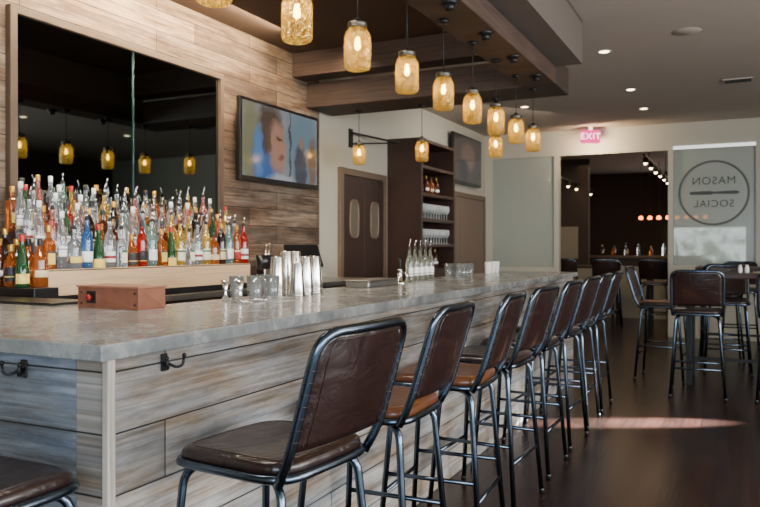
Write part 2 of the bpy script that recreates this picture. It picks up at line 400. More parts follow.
def hook(loc, rot):
    r = thing('coat_hook', 'black double coat hook under the bar top', 'hook', loc, rot, group='black coat hooks under the bar top')
    b = MB(); b.box((0, .006), (-.012, .012), (-.03, .02), M['black']); b.obj('back_plate', r, bevel=.002)
    for sgn in (-1, 1):
        b = MB()
        b.tube(fillet([(.004, sgn*.006, -.005), (.03, sgn*.018, -.02), (.045, sgn*.03, -.015), (.045, sgn*.036, .012)], .015), .0042, M['black'])
        b.ball((.045, sgn*.036, .014), .007, M['black']); b.obj('hook_prong', r)
    return r
hook((-1.484, 1.63, .995), 0)
hook((-1.80, 1.424, .985), -pi/2)

# ------------------------------------------------------------------ stools
def superell(a, bb, n=5, k=40, z=0):
    out = []
    for i in range(k):
        t = 2*pi*i/k; c, s_ = math.cos(t), math.sin(t)
        out.append((a*math.copysign(abs(c)**(2/n), c), bb*math.copysign(abs(s_)**(2/n), s_), z))
    return out
def make_stool(leather, seatm, loc, rot, label, group):
    r = thing('bar_stool', label, 'bar stool', loc, rot, group)
    K = 44
    b = MB(); A, B = .205, .205
    lay = [(.3, .738), (.94, .737), (1.0, .744), (1.01, .755), (.99, .767), (.94, .774), (.86, .776), (.55, .770), (.25, .766)]
    vs = []; fs = []
    for (f, z) in lay:
        vs += [(x, y, z+.012*(max(0, -x/A)**3)*-1) for x, y, _ in superell(A*f, B*f, 5, K)]
    for i in range(len(lay)-1):
        for j in range(K): fs.append((i*K+j, i*K+(j+1) % K, (i+1)*K+(j+1) % K, (i+1)*K+j))
    fs.append(tuple((len(lay)-1)*K+j for j in range(K))); fs.append(tuple(range(K-1, -1, -1)))
    b.faces(vs, fs, seatm, True)
    b.tube([(x, y, .7755-.012*(max(0, -x/A)**3)) for x, y, _ in superell(A*.88, B*.88, 5, K)], .0022, seatm, 5, True)
    b.obj('seat', r)
    b = MB(); b.tube([(x, y, .732-.006*(max(0, -x/A)**3)) for x, y, _ in superell(.208, .208, 5, K)], .0125, M['steel_dark'], 8, True); b.obj('seat_rim', r)
    for sx in (-1, 1):
        for sy in (-1, 1):
            b = MB()
            b.tube(fillet([(sx*.07, sy*.12, .718), (sx*.172, sy*.172, .712), (sx*.225, sy*.222, .012)], .07), .0125, M['steel_dark'], 8)
            b.rev([(.0135, .03), (.015, .028), (.015, 0), (.001, 0)], M['blackp'], (sx*.226, sy*.223, 0), 10)
            b.obj('leg', r)
    def lp(sx, sy, z):
        t = (.715-z)/.703; return (sx*(.172+.053*t), sy*(.172+.05*t), z)
    b = MB()
    for (p, q) in (((-1, -1), (-1, 1)), ((1, -1), (1, 1))):
        b.tube([lp(p[0], p[1], .26), lp(q[0], q[1], .26)], .0095, M['steel_dark'])
    for sy in (-1, 1): b.tube([lp(-1, sy, .34), lp(1, sy, .34)], .0095, M['steel_dark'])
    b.obj('footrest', r)
    def bx(z): return .205+(z-.73)*.30
    b = MB(); zt = 1.113; yw = .207
    pts = fillet([(bx(.72)-.02, -yw+.01, .722), (bx(.80), -yw, .80), (bx(zt), -yw, zt), (bx(zt), yw, zt), (bx(.80), yw, .80), (bx(.72)-.02, yw-.01, .722)], .075, 8)
    pts2 = [(p[0]+.018*(1-(p[1]/yw)**2), p[1], p[2]) for p in pts]
    q = []
    for i in range(len(pts2)-1):
        a, c = Vector(pts2[i]), Vector(pts2[i+1])
        nseg = 8 if (c-a).length > .15 else 1
        for k in range(nseg):
            t = k/nseg; p = a.lerp(c, t)
            if nseg > 1 and abs(a.z-c.z) < .01: p.x = bx(zt)+.018*(1-(p.y/yw)**2)
            q.append(p)
    q.append(Vector(pts2[-1]))
    b.tube(q, .0135, M['steel_dark'], 8); b.obj('backrest_frame', r)
    b = MB(); nu, nv = 18, 14; th = .006
    zt2 = zt
    def P(u, v, off):
        y = (u*2-1)*.198; z = .812+v*(zt2-.812)
        if v > .74:
            e = (v-.74)/.26; lim = .198-.062*(1-math.sqrt(max(0, 1-e*e))); y = y*lim/.198
        bul = math.sin(pi*u)*math.sin(pi*min(1, v*1.0))
        wr = .0018*math.sin(v*34+u*3)*(abs(u-.5)*2)**2
        x = bx(z)+.018*(1-(y/.208)**2)+off+.014*bul+wr
        return (x, y, z)
    vs = [P(i/nu, j/nv, th) for j in range(nv+1) for i in range(nu+1)]+[P(i/nu, j/nv, -th) for j in range(nv+1) for i in range(nu+1)]
    W = nu+1; T = W*(nv+1); fs = []
    for j in range(nv):
        for i in range(nu):
            a = j*W+i; fs.append((a, a+1, a+W+1, a+W)); fs.append((T+a, T+a+W, T+a+W+1, T+a+1))
    for j in range(nv):
        fs.append((j*W, (j+1)*W, T+(j+1)*W, T+j*W)); fs.append((j*W+nu, T+j*W+nu, T+(j+1)*W+nu, (j+1)*W+nu))
    for i in range(nu):
        fs.append((i, T+i, T+i+1, i+1)); fs.append((nv*W+i, nv*W+i+1, T+nv*W+i+1, T+nv*W+i))
    b.faces(vs, fs, leather, True)
    for off in (th+.0005, -th-.0005):
        for u in (.085, .915):
            b.tube([P(u, .03+.9*k/12, off) for k in range(13)], .002, leather, 5)
        b.tube([P(.085+.83*k/12, .93, off) for k in range(13)], .002, leather, 5)
        for u in (.05, .95):
            for k in range(12): b.ball(P(u, .05+.066*k, off), .0028, M['rivet'], 6)
        for k in range(12): b.ball(P(.14+.0655*k, .965, off), .0026, M['rivet'], 6)
    for sy in (-1, 1):
        for k in range(7):
            z = .84+k*.03; xx = bx(z)+.018*(1-(.2/.208)**2)
            b.tube([(xx+.008, sy*.192, z), (xx+.0130, sy*.203, z+.001), (xx+.0100, sy*.2155, z+.002), (xx, sy*.2205, z+.003), (xx-.0100, sy*.2155, z+.002), (xx-.0130, sy*.203, z+.001), (xx-.008, sy*.192, z)], .0014, leather, 5)
    b.obj('backrest', r)
    return r
G = 'leather bar stools along the bar'
s1 = make_stool(M['leather'], M['leather'], (-1.20, 1.765, 0), math.radians(-6), 'dark brown leather bar stool with laced back beside the bar corner', G)
ys = [2.44, 3.10, 3.73, 4.42, 5.08, 5.68, 6.28]
s2 = make_stool(M['leather'], M['leather2'], (-1.215, ys[0], 0), math.radians(2), 'bar stool with tan highlight coloured into its seat and dark brown back', G)
for i, y in enumerate(ys[1:]):
    src = s2 if i == 0 else s1
    dup(src, (-1.205+random.uniform(-.015, .015), y, 0), math.radians(random.uniform(-4, 4)),
        'bar stool with tan highlight coloured into its seat and dark brown back' if i == 0 else 'dark brown leather bar stool in the row along the bar')
dup(s1, (-1.665, 1.135, 0), math.radians(-90), 'dark brown leather bar stool at the short end of the bar')

# ------------------------------------------------------------------ high tables and dining stools
def table(loc, w, d, h, label, rot=0):
    r = thing('high_table', label, 'table', loc, rot, 'dark high tables')
    b = MB(); b.box((-w/2, w/2), (-d/2, d/2), (h-.045, h), M['darkwood']); b.obj('table_top', r, bevel=.005)
    for sx in (-1, 1):
        for sy in (-1, 1):
            b = MB(); x = sx*(w/2-.08); y = sy*(d/2-.08)
            b.box((x-.025, x+.025), (y-.025, y+.025), (0, h-.046), M['black']); b.obj('leg', r, bevel=.003)
    b = MB()
    b.box((-w/2+.1, w/2-.1), (-.015, .015), (.2, .23), M['black'])
    for sx in (-1, 1): b.box((sx*(w/2-.08)-.015, sx*(w/2-.08)+.015), (-d/2+.1, d/2-.1), (.2, .23), M['black'])
    b.obj('stretcher', r)
    return r
table((.23, 7.97, 0), 1.5, .75, 1.07, 'dark wood high table with black metal legs and stools around it')
table((.3, 10.3, 0), 1.6, .75, 1.07, 'dark wood high table near the partition wall')
GT = 'leather stools around the high tables'
def st(x, y, a, l='dark leather bar stool drawn up to a high table', src=None):
    n = dup(src or s1, (x, y, 0), math.radians(a), l); n['group'] = GT
st(-.34, 7.17, -88); st(.36, 7.2, -93)
st(-.70, 7.92, 176); st(-.12, 8.65, 92); st(.5, 8.66, 88)
st(-.2, 9.6, -85); st(.6, 9.6, -92); st(0, 11.0, 90)
b = MB(); b.box((-.1, .1), (-.14, .14), (0, .012), M['paper']); o = b.obj('menu', loc=(.25, 7.85, 1.0705), rot=.3); tag(o, 'stack of white paper menus on the high table', 'menu')
sh0 = [(.001, 0), (.018, 0), (.02, .004), (.02, .05), (.014, .06), (.014, .075), (.001, .078)]
for k in range(2):
    b = MB(); b.rev(sh0, M['white'], n=12); o = b.obj('salt_shaker', loc=(0.0+k*.06, 7.95, 1.0705)); tag(o, 'small white salt shaker on the high table', 'shaker', 'salt shakers')

# ------------------------------------------------------------------ pendants
def make_lamp(loc, ctop):
    r = thing('pendant_lamp', 'amber glass jar pendant lamp hanging over the bar', 'pendant lamp', loc, 0, 'mason jar pendant lamps')
    b = MB()
    b.rev([(.001, .002), (.045, .002), (.056, .008), (.0605, .02), (.0605, .145), (.058, .16), (.048, .178), (.041, .186), (.041, .192)], M['jar'], n=24)
    for z in (.024, .036, .048, .132, .146): b.rev([(.0605, z-.003), (.0622, z), (.0605, z+.003)], M['jar'], n=24)
    for k in range(12):
        a = k*pi/6
        b.tube([(.0612*math.cos(a), .0612*math.sin(a), .058), (.0612*math.cos(a), .0612*math.sin(a), .124)], .0014, M['jar'], 5)
    b.obj('lamp_shade', r)
    b = MB(); b.rev([(.040, .190), (.0445, .191), (.0445, .197), (.0425, .199), (.0445, .201), (.0445, .212), (.042, .217), (.015, .219), (.013, .235), (.004, .238), (.001, .238)], M['lidm'], n=24); b.obj('lid', r)
    b = MB(); b.rev([(.001, .092), (.007, .094), (.012, .101), (.0145, .112), (.013, .125), (.010, .138), (.009, .15)], M['bulb'], n=16)
    b.obj('bulb', r)
    b = MB(); b.rev([(.0105, .15), (.0145, .152), (.0145, .19), (.001, .19)], M['black'], n=12); b.obj('socket', r)
    b = MB(); b.tube([(0, 0, .236), (0, 0, ctop-loc[2])], .0028, M['rope'], 6); b.obj('cord', r)
    b = MB(); b.rev([(.001, ctop-loc[2]-.022), (.03, ctop-loc[2]-.02), (.033, ctop-loc[2]), (.001, ctop-loc[2])], M['black'], n=14); b.obj('ceiling_cup', r)
    return r
LX = -1.55
cent = [214, 297, 357.5, 407, 443.5, 472.5, 496, 516, 533]
first = None
for px in cent:
    d = 822*abs(LX)/(740-px); Y = (d-.438*abs(LX))/.899
    if first is None: first = make_lamp((LX, Y, 2.115), 2.64)
    else: dup(first, (LX, Y, 2.115), random.uniform(0, 6))
for x, y in ((-3.32, 6.35), (-2.66, 6.35), (-1.95, 6.35)): 
    dup(first, (x, y, 2.115), random.uniform(0, 6), 'amber glass jar pendant lamp hanging from the cross beam')

# ------------------------------------------------------------------ back bar
bb = thing('back_bar', 'dark back bar cabinet with counter beneath the mirror', 'cabinet')
b = MB(); b.box((-3.69, -3.12), (2.62, 6.2), (0, .99), M['darkwood']); b.obj('body', bb)
b = MB(); b.box((-3.69, -3.08), (2.61, 6.22), (.991, 1.03), M['steelb']); b.obj('counter', bb, bevel=.004)
for k in range(6):
    y = 2.64+k*.59
    dd = MB(); dd.box((-3.119, -3.10), (y, y+.56), (.1, .95), M['darkwood']); dob = dd.obj('door', bb, bevel=.004)
    hh = MB(); hh.tube([(-3.10, y+.5, .7), (-3.075, y+.5, .7), (-3.075, y+.5, .85), (-3.10, y+.5, .85)], .005, M['steelb']); hh.obj('handle', dob)
rz = thing('bottle_riser', 'stepped display riser with a pale wood front board', 'shelf')
tiers = [(-3.147-.092*i, -3.147-.092*(i+1), z) for i, z in enumerate((1.185, 1.24, 1.295, 1.35, 1.405))]
YT = 4.42
b = MB()
for (xa, xb, z) in tiers: b.box((xb, xa), (2.62, YT), (1.031, z), M['darkwood'])
b.obj('step', rz)
b = MB(); b.box((-3.143, -3.115), (2.60, 4.30), (1.07, 1.205), M['ledge']); b.obj('front_board', rz, bevel=.004)
b = MB(); b.box((-3.143, -3.12), (2.61, 4.29), (1.031, 1.069), M['black']); b.obj('plinth', rz, bevel=.002)
o = sbox('bottle_stand', (-3.62, -3.04), (2.455, 2.60), (0, 1.12), M['blackp'], bevel=.004); tag(o, 'narrow black speed rack holding bottles at the bar corner', 'cabinet')

# bottles
gl = {
 'clear': clearglass('glass_clear', (232, 238, 240), .9), 'blue': clearglass('glass_blue', (70, 126, 190), .7),
 'amber': clearglass('liquor_amber', (196, 108, 42), .7), 'red': clearglass('liquor_red', (180, 26, 22), .6),
 'green': clearglass('glass_green', (44, 96, 52), .6), 'dark': clearglass('glass_dark', (34, 20, 15), .3),
 'gold': clearglass('liquor_gold', (226, 186, 84), .7), 'brown': clearglass('liquor_brown', (108, 50, 26), .6), 'pink': clearglass('liquor_rose', (222, 140, 130), .75), 'teal': clearglass('glass_teal', (170, 214, 206), .8)}
lb = {'white': label_mat('label_white', (236, 232, 220), (140, 40, 36), 0), 'plain': label_mat('label_plain', (240, 238, 232), (110, 120, 136), 2), 'cream': label_mat('label_cream', (214, 190, 146), (90, 60, 40), 1), 'black': label_mat('label_black', (26, 24, 24), (190, 160, 90), 2), 'red': label_mat('label_red', (164, 34, 28), (236, 226, 200), 1),
      'blue': label_mat('label_blue', (226, 230, 236), (40, 72, 150), 0), 'green': label_mat('label_green', (224, 218, 190), (50, 96, 60), 1), 'orange': label_mat('label_orange', (214, 130, 60), (90, 40, 20), 0), 'yellow': label_mat('label_yellow', (220, 190, 90), (50, 44, 50), 1)}
cp = {'black': M['blackp'], 'gold': mat('cap_gold', (190, 150, 70), .3, .8), 'silver': M['steel'], 'red': M['red'], 'white': M['white']}
shapes = {
 'tall': [(.001, 0), (.034, 0), (.037, .005), (.037, .17), (.033, .195), (.016, .225), (.0135, .235), (.0135, .285)],
 'wide': [(.001, 0), (.044, 0), (.047, .006), (.047, .13), (.042, .155), (.018, .178), (.014, .19), (.014, .235)],
 'slim': [(.001, 0), (.028, 0), (.031, .005), (.031, .19), (.026, .22), (.014, .25), (.0125, .26), (.0125, .315)],
 'square': [(.001, 0), (.042, 0), (.045, .004), (.045, .15), (.040, .166), (.016, .178), (.014, .184), (.014, .24)],
 'wine': [(.001, 0), (.035, 0), (.0375, .005), (.0375, .185), (.030, .215), (.0155, .24), (.014, .25), (.014, .29)],
 'bell': [(.001, 0), (.040, 0), (.044, .006), (.040, .07), (.030, .14), (.020, .18), (.015, .20), (.015, .255)],
 'flask': [(.001, 0), (.036, 0), (.042, .02), (.046, .07), (.040, .12), (.022, .15), (.015, .17), (.015, .205)]}
for kk in shapes: shapes[kk] = [(max(.001, a*.84), z) for a, z in shapes[kk]]
def make_bottle(sh, g, l, c, label):
    p = shapes[sh]; n = 4 if sh == 'square' else 16; a0 = pi/4 if sh == 'square' else 0
    r = thing('liquor_bottle', label, 'bottle', (0, 0, 0), 0, 'liquor bottles on the back bar')
    b = MB(); b.rev(p, gl[g], n=n, a0=a0, a1=a0+2*pi)
    R = p[3][0]; zt = p[3][1]
    o = b.obj('glass_body', r, bevel=.006 if sh == 'square' else 0)
    if sh == 'square':
        for f in o.data.polygons: f.use_smooth = False
    b = MB()
    if sh == 'square':
        q = R*.7071+.0008; b.box((q, q+.0006), (-q*.75, q*.75), (.045, zt*.75), lb[l])
    elif sh == 'bell': b.rev([(.0362, .02), (.0338, .068), (.0335, .068)], lb[l], n=14, a0=-1.15, a1=1.15)
    elif sh == 'flask': b.rev([(.0365, .03), (.0395, .068), (.0365, .1)], lb[l], n=14, a0=-1.0, a1=1.0)
    elif sh == 'slim': b.rev([(R+.0006, .085), (R+.0012, .086), (R+.0012, zt*.72), (R+.0006, zt*.73)], lb[l], n=14, a0=-1.15, a1=1.15)
    else: b.rev([(R+.0006, .05), (R+.0012, .051), (R+.0012, zt*.64), (R+.0006, zt*.65)], lb[l], n=14, a0=-1.15, a1=1.15)
    b.obj('paper_label', r)
    top = p[-1][1]; rr = p[-1][0]
    b = MB()
    if c == 'silver':
        b.rev([(rr+.001, top-.006), (rr+.001, top+.006), (.006, top+.012), (.004, top+.02)], M['black'], n=10)
        b.tube(fillet([(0, 0, top+.012), (0, 0, top+.03), (.014, .0, top+.058)], .015), .0035, M['steel'], 6)
    else: b.rev([(rr+.0015, top-.028), (rr+.002, top-.027), (rr+.002, top+.006), (.001, top+.007)], cp[c], n=12)
    b.obj('pourer' if c == 'silver' else 'cap', r)
    return r
specs = [('tall', 'clear', 'white', 'silver', 'clear spirit bottle with white label and pour spout'), ('tall', 'clear', 'blue', 'black', 'clear spirit bottle with white and blue label'),
 ('wide', 'amber', 'cream', 'black', 'squat amber whiskey bottle with cream label'), ('wine', 'red', 'white', 'silver', 'bright red liqueur bottle with white label'),
 ('slim', 'green', 'plain', 'black', 'slim green glass bottle with white label'), ('slim', 'gold', 'orange', 'red', 'tall yellow liqueur bottle with orange label'),
 ('square', 'brown', 'black', 'black', 'square brown whiskey bottle with black label'), ('square', 'clear', 'green', 'silver', 'square clear gin bottle with cream label'),
 ('tall', 'amber', 'red', 'gold', 'amber rum bottle with red label and gold cap'), ('wine', 'dark', 'cream', 'gold', 'dark vermouth bottle with cream label'),
 ('wide', 'clear', 'yellow', 'silver', 'round clear tequila bottle with yellow label'), ('slim', 'clear', 'plain', 'white', 'slim clear vodka bottle with white cap'),
 ('tall', 'pink', 'plain', 'silver', 'pale red bottle with white label'), ('tall', 'blue', 'plain', 'silver', 'blue glass gin bottle with pour spout'),
 ('wide', 'brown', 'plain', 'gold', 'round brown bourbon bottle with white label'), ('tall', 'red', 'black', 'black', 'red liqueur bottle with black label'),
 ('bell', 'clear', 'red', 'silver', 'bell shaped clear bottle with red label'), ('flask', 'amber', 'black', 'gold', 'round flask bottle of cognac with black label'),
 ('bell', 'green', 'yellow', 'red', 'green bell shaped liqueur bottle with red cap'), ('flask', 'clear', 'blue', 'silver', 'rounded clear flask bottle with blue label'),
 ('wine', 'teal', 'plain', 'silver', 'pale teal glass bottle with white label'), ('slim', 'pink', 'red', 'gold', 'slim rose bottle with red label'),
 ('wine', 'gold', 'green', 'silver', 'golden liqueur bottle with cream label'), ('square', 'amber', 'yellow', 'gold', 'square amber bottle with yellow label')]
wts = [7, 6, 4, 3, 1.5, 1.2, 3.5, 5, 3, 4, 5, 7, 2, 1, 3, 2, 4.5, 3, 1.2, 4.5, 4, 1.5, 2, 2.5]
protos = [None]*len(specs)
last_i = [-1]
def put_bottle(x, y, z, i=None):
    if i is None:
        i = random.choices(range(len(specs)), wts)[0]
        while i == last_i[0]: i = random.choices(range(len(specs)), wts)[0]
        last_i[0] = i
    rot = random.uniform(-.6, .1) if specs[i][0] != 'square' else random.uniform(-.15, .05)
    if protos[i] is None:
        protos[i] = make_bottle(*specs[i]); protos[i].location = (x, y, z); protos[i].rotation_euler = (0, 0, rot)
    else: dup(protos[i], (x, y, z), rot)
for ti, (xa, xb, z) in enumerate(tiers):
    y = 2.665+.018*ti
    while y < YT-.04:
        put_bottle((xa+xb)/2+random.uniform(-.001, .001), y, z+.0005)
        y += .081+random.uniform(0, .004)
for x in (-3.56, -3.475, -3.39, -3.305, -3.22, -3.135):
    put_bottle(x+random.uniform(-.003, .003), 2.565, 1.1205, random.choice([6, 9, 14, 2, 18, 22]))
for x in (-3.52, -3.43, -3.34, -3.25, -3.17):
    put_bottle(x+random.uniform(-.003, .003), 2.492, 1.1205, random.choice([6, 9, 4, 14, 17, 18, 8]))

# ------------------------------------------------------------------ things on bar
r = thing('napkin_caddy', 'aged copper bar caddy box with a small red knob', 'box', (-2.29, 2.27, 1.0705), .0)
b = MB(); w, d, h, t = .165, .075, .085, .006
b.box((-w, w), (-d, d), (0, t), M['copper']); b.box((-w, w), (-d, -d+t), (0, h), M['copper']); b.box((-w, w), (d-t, d), (0, h), M['copper'])
b.box((-w, -w+t), (-d+t, d-t), (0, h), M['copper']); b.box((w-t, w), (-d+t, d-t), (0, h), M['copper']); b.box((-.004, .004), (-d+t, d-t), (t, h-.01), M['copper'])
b.obj('box_body', r, bevel=.002)
b = MB(); b.box((-w-.006, w+.006), (-d-.006, d+.006), (h, h+.008), mat('copper_lid', (176, 124, 98), .35, .5, var=.2)); b.obj('lid', r, bevel=.002)
b = MB(); b.box((-.115, -.065), (-d-.003, -d-.0005), (.02, .07), M['black']); b.obj('latch_plate', r, bevel=.001)
b = MB(); b.rev([(.001, -d-.022), (.012, -d-.020), (.014, -d-.014), (.007, -d-.008), (.007, -d-.003)], M['red'], (-.09, 0, .045), 14, axis='y'); b.obj('knob', r)
for sx in (-1, 1):
    b = MB(); b.ball((sx*(w-.02), -d-.001, .02), .005, M['rivet']); b.obj('stud', r)
    b = MB(); b.ball((sx*(w-.02), -d-.001, h-.02), .005, M['rivet']); b.obj('stud', r)
o = sbox('bar_mat', (-3.3, -2.62), (2.2, 2.42), (1.0705, 1.082), M['blackp'], bevel=.003); tag(o, 'black rubber drip mat on the bar top', 'bar mat')

def cup(name, label, cat, prof, m, loc, group=None, n=24):
    b = MB(); b.rev(prof, m, n=n); o = b.obj(name, loc=loc); tag(o, label, cat, group); return o
tin = [(.001, .0), (.030, 0), (.031, .004), (.040, .105), (.044, .168), (.0455, .172), (.044, .171), (.038, .105), (.029, .006), (.001, .006)]
inv = [(r_, .172-z) for r_, z in tin]
def stack(loc, k):
    b = MB()
    for i in range(k): b.rev([(a, z+i*.028) for a, z in inv], M['steel'], n=24)
    b.rev([(.001, .172+.028*(k-1)), (.03, .172+.028*(k-1))], M['steel'], n=24)
    o = b.obj('shaker_tin_stack', loc=loc); tag(o, 'stack of upturned polished steel shaker tins on the bar', 'shaker tins', 'upturned shaker tins'); return o
for (x, y, k) in ((-2.15, 3.20, 2), (-2.05, 3.23, 1), (-2.16, 3.30, 3), (-2.06, 3.33, 2), (-2.17, 3.40, 3), (-2.07, 3.44, 2)):
    stack((x, y, 1.0705), k)
gg = clearglass('drinking_glass', (235, 238, 236), .9, .02)
glp = [(.001, 0), (.026, 0), (.028, .004), (.035, .11), (.0335, .11), (.026, .012), (.001, .012)]
for (x, y) in ((-2.16, 2.87), (-2.07, 2.90), (-2.14, 2.98), (-2.05, 3.01), (-2.15, 3.10)):
    cup('mixing_glass', 'clear mixing glass standing on the bar top', 'glass', glp, gg, (x, y, 1.0705), 'mixing glasses')
jig = [(.001, .04), (.004, .04), (.02, 0.0), (.021, 0), (.006, .042), (.006, .046), (.023, .095), (.022, .095), (.004, .048), (.001, .048)]
for (x, y) in ((-2.14, 2.76), (-2.08, 2.79)):
    cup('jigger', 'double-ended steel jigger on the bar top', 'jigger', jig, M['steel'], (x, y, 1.0705), 'jiggers')
def strainer(loc, rot):
    r = thing('cocktail_strainer', 'steel spring cocktail strainer lying on the bar', 'strainer', loc, rot, 'cocktail strainers')
    b = MB(); b.rev([(.001, .012), (.036, .012), (.038, .010), (.036, .009)], M['steel'], n=20); b.obj('strainer_disc', r)
    b = MB(); b.tube([((.034+.005*math.cos(i*1.1))*math.cos(i*.07), (.034+.005*math.cos(i*1.1))*math.sin(i*.07), .006+.005*math.sin(i*1.1)) for i in range(90)], .0011, M['steel'], 4); b.obj('spring', r)
    b = MB(); b.box((.036, .13), (-.008, .008), (.009, .012), M['steel']); b.obj('handle', r, bevel=.001)
strainer((-1.98, 2.68, 1.0705), 2.6); strainer((-2.0, 2.82, 1.0705), 2.9)

gb = clearglass('oil_bottle_glass', (220, 226, 206), .9)
obp = [(.001, 0), (.026, 0), (.028, .004), (.028, .14), (.022, .165), (.011, .19), (.0105, .24), (.001, .24)]
ob0 = None
for k in range(5):
    loc = (-2.15, 4.9+k*.1, 1.0705)
    if ob0 is None:
        ob0 = thing('mixer_bottle', 'pale green mixer bottle with steel pour spout on the bar', 'bottle', loc, 0, 'mixer bottles')
        b = MB(); b.rev(obp, gb, n=14); b.obj('glass_body', ob0)
        b = MB(); b.rev([(.0125, .232), (.0125, .25), (.005, .256)], M['doorwood'], n=10); b.tube(fillet([(0, 0, .25), (0, 0, .275), (.012, 0, .3)], .01), .0035, M['steel'], 6); b.obj('pourer', ob0)
        b = MB(); b.rev([(.0285, .04), (.0288, .041), (.0288, .1), (.0285, .101)], lb['plain'], n=12, a0=-1.3, a1=1.3); b.obj('paper_label', ob0)
    else: dup(ob0, loc, random.uniform(-1, 0))
r = thing('beer_tap', 'chrome beer tap with black handle on the bar', 'tap', (-2.1, 4.62, 1.0705))
b = MB(); b.rev([(.04, 0), (.04, .01), (.018, .016), (.016, .09), (.02, .095), (.001, .1)], M['steel'], n=16); b.tube(fillet([(0, 0, .075), (.05, 0, .075), (.055, 0, .03)], .02), .007, M['steel']); b.obj('tap_body', r)
b = MB(); b.rev([(.006, .098), (.008, .12), (.013, .15), (.012, .175), (.001, .18)], M['black'], n=12); b.obj('tap_handle', r)
r = thing('condiment_tray', 'brushed steel garnish tray with lid on the bar', 'tray', (-2.12, 4.25, 1.0705))
b = MB(); b.box((-.08, .08), (-.22, .22), (0, .035), M['steelb']); b.obj('tray_body', r, bevel=.006)
b = MB(); b.box((-.085, .085), (-.225, .225), (.036, .044), M['steelb']); b.obj('tray_lid', r, bevel=.003)
for k in range(8):
    cup('water_glass', 'clear glass tumbler on the far part of the bar', 'glass', glp, gg, (-2.17+(k % 2)*.09, 5.75+(k//2)*.09, 1.0705), 'tumblers at the bar end')
for k in range(3):
    cup('paper_cup', 'white cup standing near the bar end', 'cup', glp, M['white'], (-2.1, 6.6+k*.12, 1.0705), 'white cups')

o = sbox('ice_bin', (-3.45, -3.12), (4.48, 4.98), (1.0305, 1.16), M['steel'], bevel=.006); tag(o, 'stainless steel bin on the back bar counter', 'ice bin')
r = thing('utensil_caddy', 'black bar caddy holding straws and picks', 'caddy', (-3.2, 4.60, 1.1605))
b = MB(); b.rev([(.001, 0), (.05, 0), (.06, .1), (.057, .1), (.047, .005), (.001, .005)], M['blackp'], n=16, sy=1.5); b.obj('caddy_body', r)
for k in range(5):
    b = MB(); a = random.uniform(-.03, .03); b.tube([(a*.3, a, .01), (a+.01, a*1.6, .19)], .003, M['blackp'] if k % 2 else M['steel'], 5); b.obj('straw', r)
r = thing('point_of_sale_tablet', 'black tilted touch screen terminal on the back bar', 'tablet', (-3.25, 5.25, 1.0305), -.5)
b = MB(); b.rev([(.001, 0), (.08, 0), (.08, .012), (.02, .02), (.018, .18), (.001, .18)], M['blackp'], n=16); b.obj('stand', r)
b = MB(); b.faces([(.02, -.16, .12), (.02, .16, .12), (-.09, .16, .30), (-.09, -.16, .30), (.035, -.16, .13), (.035, .16, .13), (-.075, .16, .31), (-.075, -.16, .31)],
  [(0, 1, 2, 3), (4, 5, 6, 7), (0, 1, 5, 4), (1, 2, 6, 5), (2, 3, 7, 6), (3, 0, 4, 7)], M['blackp']); b.obj('screen', r)

# ------------------------------------------------------------------ doors
def door(name, y0, y1, h, leaves):
    b = MB(); t = .07
    fm = M['doorframe']
    b.box((XL+.001, XL+.04), (y0, y0+t), (0, h+t), fm); b.box((XL+.001, XL+.04), (y1-t, y1), (0, h+t), fm)
    b.box((XL+.001, XL+.04), (y0+t, y1-t), (h, h+t), fm)
    n = len(leaves); w = (y1-y0-2*t)/n
    fr = b.obj(name, bevel=.004, **S)
    for k in range(n):
        a = y0+t+k*w; b = MB(); b.box((XL+.001, XL+.03), (a+.004, a+w-.004), (.01, h-.004), leaves[k]); lf = b.obj('door_leaf', fr, bevel=.004)
        b = MB()
        cy = a+w/2
        if n > 1:
            so_ = [(XL+.034, cy+p[0], 1.62+p[1]) for p in [(x, y) for x, y, _ in superell(.095, .20, 4, 32)]]
            b.tube(so_, .012, M['doorframe'], 6, True)
            b.faces([(XL+.032, p[1], p[2]) for p in so_], [tuple(range(32))], M['frost2'])
            b.obj('porthole', lf)
        else:
            for z0_, z1_ in ((.2, .95), (1.1, h-.15)):
                b.box((XL+.030, XL+.036), (a+.12, a+w-.12), (z0_, z1_), M['doorpanel'])
            b.obj('door_panel', lf, bevel=.003)
M['frost2'] = mat('porthole_glass', (104, 96, 80), .2)
M['doorframe'] = mat('door_frame_wood', (104, 86, 70), .5, var=.2)
M['doorpanel'] = mat('door_panel_wood', (112, 92, 76), .5, var=.2)
door('door_1', 6.67, 7.78, 2.08, [M['doorwood'], M['doorwood']])
door('door_2', 10.08, 11.5, 2.06, [M['doorpanel']])
r = thing('wall_bracket', 'thin black folding wall arm above the swing doors', 'bracket', (XL, 6.95, 2.48))
b = MB(); b.box((0.0005, .015), (-.04, .04), (-.1, .1), M['black']); b.obj('back_plate', r)
b = MB(); b.tube([(.01, 0, .06), (.32, .55, .0)], .012, M['black']); b.tube([(.01, 0, -.06), (.32, .55, .0)], .008, M['black']); b.obj('arm', r)

